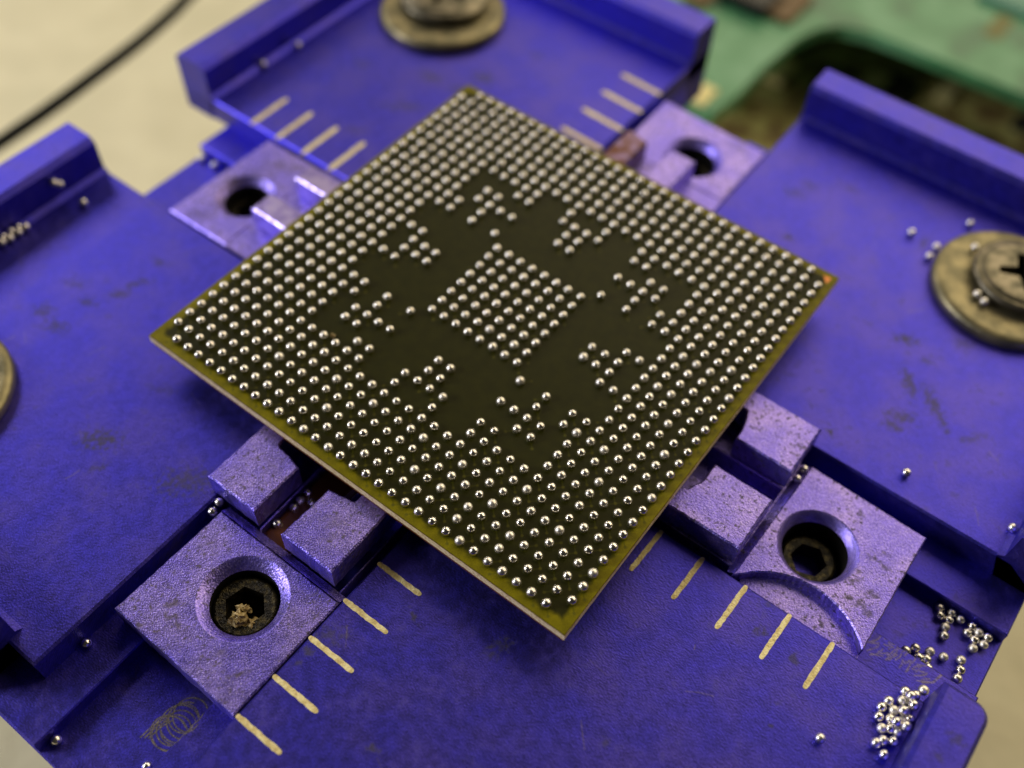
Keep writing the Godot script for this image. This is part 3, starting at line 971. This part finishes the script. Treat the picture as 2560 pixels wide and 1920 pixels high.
func loose_balls() -> void:
	var w := -2.7
	# the heap against the near right rim
	var heap := [[31.92, -7.5], [31.75, -8.05], [32.36, -7.8], [31.86, -8.62], [32.26, -9.1], [32.35, -10.0], [32.96, -10.3], [33.05, -9.35], [32.62, -8.85], [32.42, -8.35], [33.02, -8.75], [32.98, -8.1], [32.9, -7.45], [32.5, -7.02], [32.42, -6.45], [32.95, -6.3], [33.02, -6.88], [33.2, -5.75], [33.25, -7.7], [32.6, -9.65]]
	for p in heap:
		ball_at(p[0], w, p[1], "shiny solder ball in the heap against the rounded rim at lower right", "heaped solder balls")
	for p in [[32.72, -7.72], [33.05, -7.1], [32.72, -6.72], [32.68, -8.52], [33.2, -8.4]]:
		ball_at(p[0], w + 0.46, p[1], "shiny solder ball lying on top of the heap at lower right", "solder balls on top of the heap")
	# the far side of the lower right channel, along its step
	for p in [[32.34, 1.32, "top left"], [32.55, 0.85, "second at left"], [33.05, 1.43, "top right"], [33.09, 0.90, "upper stem"], [33.10, 0.33, "middle stem"], [33.26, -0.22, "lowest stem"]]:
		ball_at(p[0], -5.7, p[1], "%s solder ball of the left, branching cluster by the channel step" % p[2], "left cluster by the channel step")
	ball_at(33.64, -5.7, 1.38, "dim solder ball between the two clusters by the channel step")
	for p in [[34.39, 1.4, "topmost"], [34.30, 0.82, "leftmost"], [34.84, 1.25, "upper middle"], [35.40, 1.3, "upper right"], [34.81, 0.66, "centre"], [35.37, 0.72, "rightmost low"], [34.95, 0.1, "bottom"]]:
		ball_at(p[0], -5.7, p[1], "%s solder ball of the right, rounder cluster by the channel step" % p[2], "right cluster by the channel step")
	for p in [[31.82, -2.5, "leftmost"], [32.21, -2.0, "second from left"], [32.61, -2.43, "third from left"], [32.99, -1.67, "topmost right"], [33.02, -2.25, "upper middle right"], [33.3, -2.7, "rightmost low"], [32.78, -2.98, "bottom"]]:
		ball_at(p[0], -5.7, p[1], "%s solder ball of the crooked row amid scuffs in lower right channel" % p[2], "solder balls in a crooked row")
	ball_at(33.77, -5.7, -1.48, "lone solder ball between the crooked row and the row of three")
	for p in [[34.67, -1.02, "top"], [34.88, -1.62, "middle"], [34.93, -2.22, "bottom"]]:
		ball_at(p[0], -5.7, p[1], "%s ball of the row of three near the right end of lower right channel" % p[2], "row of three solder balls")
	# left plate
	ball_at(-33.44, -1.15, -10.65, "solder ball stuck high on the left rim, the brighter of two", "")
	ball_at(-33.44, -1.55, -10.3, "solder ball stuck on the left rim below a brighter one", "")
	for p in [[-33.4, -14.46, "topmost"], [-33.42, -15.05, "upper left"], [-33.0, -14.75, "upper right"], [-32.98, -15.5, "lower right"], [-33.08, -16.1, "bottom"], [-33.42, -15.75, "lower left"]]:
		ball_at(p[0], w, p[1], "%s solder ball of the cluster at the left picture edge by the rim" % p[2], "solder balls clustered at the left edge")
	ball_at(-33.05, w, -14.1, "single solder ball just right of the cluster at the left edge")
	ball_at(-31.84, w, -9.91, "lone solder ball on the left plate near its notched corner")
	# top plate
	ball_at(-33.05, w, 13.85, "blurred solder ball at the rim foot of top plate, upper one")
	ball_at(-33.40, w, 10.09, "blurred solder ball at the rim foot of top plate, lower one")
	ball_at(-31.74, -4.7 - 1.0, 0.85, "blurred solder ball at the outer end of the upper left channel")
	ball_at(-30.32, -5.7, 0.9, "blurred solder ball in upper left channel, nearer the clamp block")
	# right plate
	ball_at(18.08, w, 26.66, "lone solder ball on the right plate, left of the washer")
	ball_at(20.15, w, 26.45, "upper of two solder balls touching the left side of right washer")
	ball_at(20.12, w, 25.2, "lower of two solder balls touching the left side of right washer")
	ball_at(21.2, w, 30.37, "blurred solder ball behind the upper edge of the right washer")
	ball_at(22.5, -1.85, 27.23, "solder ball on the right washer at upper left of screw head")
	ball_at(24.4, -1.83, 22.9, "left of two solder balls on right washer below the screw head")
	ball_at(25.05, -1.83, 22.55, "right of two solder balls on right washer below the screw head")
	ball_at(26.62, w, 6.67, "lone solder ball on the right plate near the channel edge")
	ball_at(33.4, w, 7.08, "solder ball at the right picture edge against the rim")
	# around the lower left clamp
	ball_at(-5.62, -3.1, -21.16, "brighter solder ball in the gap beside the lower left block")
	ball_at(-5.45, -3.1, -21.85, "duller solder ball in the gap beside the lower left block")
	ball_at(-5.7, -4.7, -31.66, "solder ball on the shaded ledge under the left plate")
	ball_at(-3.14, -5.7, -36.15, "solder ball on the channel floor near the lower left edge")
	ball_at(1.82, -5.7, -34.09, "solder ball on channel floor at the bottom edge by the scratched rings")
	for p in [[-2.2, -17.15, "topmost"], [-2.2, -17.85, "upper left"], [-1.55, -17.55, "rightmost"], [-2.15, -18.45, "second from bottom"], [-2.15, -19.86, "bottom, lone"]]:
		ball_at(p[0], -3.72, p[1], "%s solder ball sunk in brown flux between the lower left fingers" % p[2], "solder balls in the flux pool")
	ball_at(29.87, w, -11.6, "lone bright solder ball on the near plate left of the heap")
	ball_at(21.35, -3.05, 3.1, "solder ball behind upper right finger at lower right block", "")
	ball_at(21.33, -3.05, 2.2, "solder ball at the inner corner of lower right block by the groove", "")
	# tan crumbs in the socket
	var cr := MB.new(Vector3(0.5, -4.2, -25.4))
	rng.seed = 31
	for k in 9:
		lump(cr, Vector3(0.55 + rng.randf_range(-0.75, 0.75), -4.35 + 0.25 * (k % 3), -25.35 + rng.randf_range(-0.6, 0.7)), rng.randf_range(0.22, 0.42), 0.3)
	var o := obj("flux_crumbs", cr, M.crumb)
	o.position = at(0.5, -4.2, -25.4)
	tag(o, "clump of tan flux crumbs inside the screw socket of the lower left block", "residue")


func surroundings() -> void:
	var t := MB.new(Vector3(0, -40, 0))
	t.quad(Vector3(-900, -40, -600), Vector3(900, -40, -600), Vector3(900, -40, 1200), Vector3(-900, -40, 1200), Vector3.UP)
	var to := obj("table_top", t, M.table)
	to.position = at(0, -40, 0)
	to.set_meta("kind", "structure")
	to.set_meta("label", "pale cream bench top far below the holder, out of focus")
	# stem that carries the holder
	var st := MB.new(Vector3(0, -40, 0))
	st.lathe(0, 0, P2([0, -11.0, 14, -11.0, 14, -11.0, 14, -38.5, 16, -40]), 48)
	var so := obj("holder_stem", st, M.black)
	so.position = at(0, -40, 0)
	tag(so, "dark round stem under the purple holder", "stand")
	# black cable
	var path := PackedVector3Array()
	var cv := Curve3D.new()
	var cp := [[-63, -44], [-65.4, -20], [-65.97, -3.8], [-66.0, -0.4], [-66.4, 5.7], [-67.2, 12.8], [-68.2, 20.1], [-69.5, 26.3], [-70.5, 29.4], [-72.6, 35.0], [-80, 60], [-92, 100]]
	for i in cp.size():
		var a: Array = cp[maxi(i - 1, 0)]
		var b: Array = cp[mini(i + 1, cp.size() - 1)]
		var d := Vector3(b[0] - a[0], 0, b[1] - a[1]) / 7.0
		cv.add_point(Vector3(cp[i][0], [-39.2, -30.0, -22.0, -22.0, -22.0, -22.0, -22.0, -22.0, -22.0, -22.5, -30.0, -39.2][i], cp[i][1]), -d, d)
	cv.bake_interval = 1.5
	for p in cv.get_baked_points():
		path.append(p)
	var cb := MB.new(Vector3(-68, -40, 10))
	cb.tube(path, 0.72)
	var co := obj("cable", cb, M.rubber)
	co.position = at(-68, -40, 10)
	tag(co, "thin black cable curving over the bench at upper left", "cable")
	# green board with a curved cut-out
	var gb := thing("green_circuit_board", "blurred green circuit board with a curved cut-out at upper right", "circuit board", Vector3(10, -40, 95))
	var o := Vector3(10, -40, 95)
	var g := MB.new(o)
	g.prism(P2([-22, 58.5, -12.2, 57.7, -11.6, 62.8, -11.7, 69.8, -11.3, 77.8, -10.2, 81.4, -8.0, 84.0, -4.0, 85.3, 1.4, 85.6, 7.6, 85.7, 16, 85.8, 70, 86, 70, 170, -34, 170, -34, 70]), -28.6, -27.0, 0.2, Vector3.ZERO, true)
	obj("board", g, M.board, gb)
	for q in [["component", -20.2, 81.0, 3.4, 2.6, 1.8, M.black], ["component", -15.4, 83.0, 1.8, 3.6, 0.8, M.brown], ["solder_pad", -15.9, 60.0, 2.1, 1.9, 0.3, M.pad], ["solder_pad", 8.2, 97.5, 1.2, 3.0, 0.06, M.olive], ["component", 8.5, 104, 5, 2.4, 0.9, M.teal], ["component", -25.5, 77.0, 1.6, 1.6, 0.8, M.brown], ["component", 22, 98, 3, 2, 1.0, M.teal]]:
		var mb := MB.new(o)
		mb.box(Vector3(q[1] - q[3], -27.01, q[2] - q[4]), Vector3(q[1] + q[3], -27.0 + q[5], q[2] + q[4]), 0.04)
		obj(q[0], mb, q[6], gb)
	for p in [[-20.0, 95.0], [36.0, 96.0], [62.0, 130.0], [-26.0, 150.0]]:
		var sd := MB.new(o)
		sd.lathe(p[0], p[1], P2([1.8, -28.6, 1.8, -38.0]), 16)
		obj("standoff", sd, M.pad, gb)
	var db := thing("dark_circuit_board", "dark mottled brown and olive board seen through the green board's cut-out", "circuit board", Vector3(15, -40, 90))
	o = Vector3(15, -40, 90)
	var d2 := MB.new(o)
	d2.prism(P2([-24, 60, 90, 60, 90, 170, -24, 170]), -39.6, -38.0, 0.1, Vector3.ZERO, true)
	obj("board", d2, M.dark_board, db)
	rng.seed = 88
	for k in 34:
		var cu := rng.randf_range(-18, 40)
		var cv2 := rng.randf_range(66, 102)
		var mb := MB.new(o)
		var su := rng.randf_range(0.8, 3.2)
		var sv := rng.randf_range(0.8, 3.2)
		mb.box(Vector3(cu - su, -38.01, cv2 - sv), Vector3(cu + su, -38.0 + rng.randf_range(0.4, 1.6), cv2 + sv), 0.1)
		obj("component", mb, [M.black, M.brown, M.pad, M.olive, M.pad, M.olive][rng.randi() % 6], db)
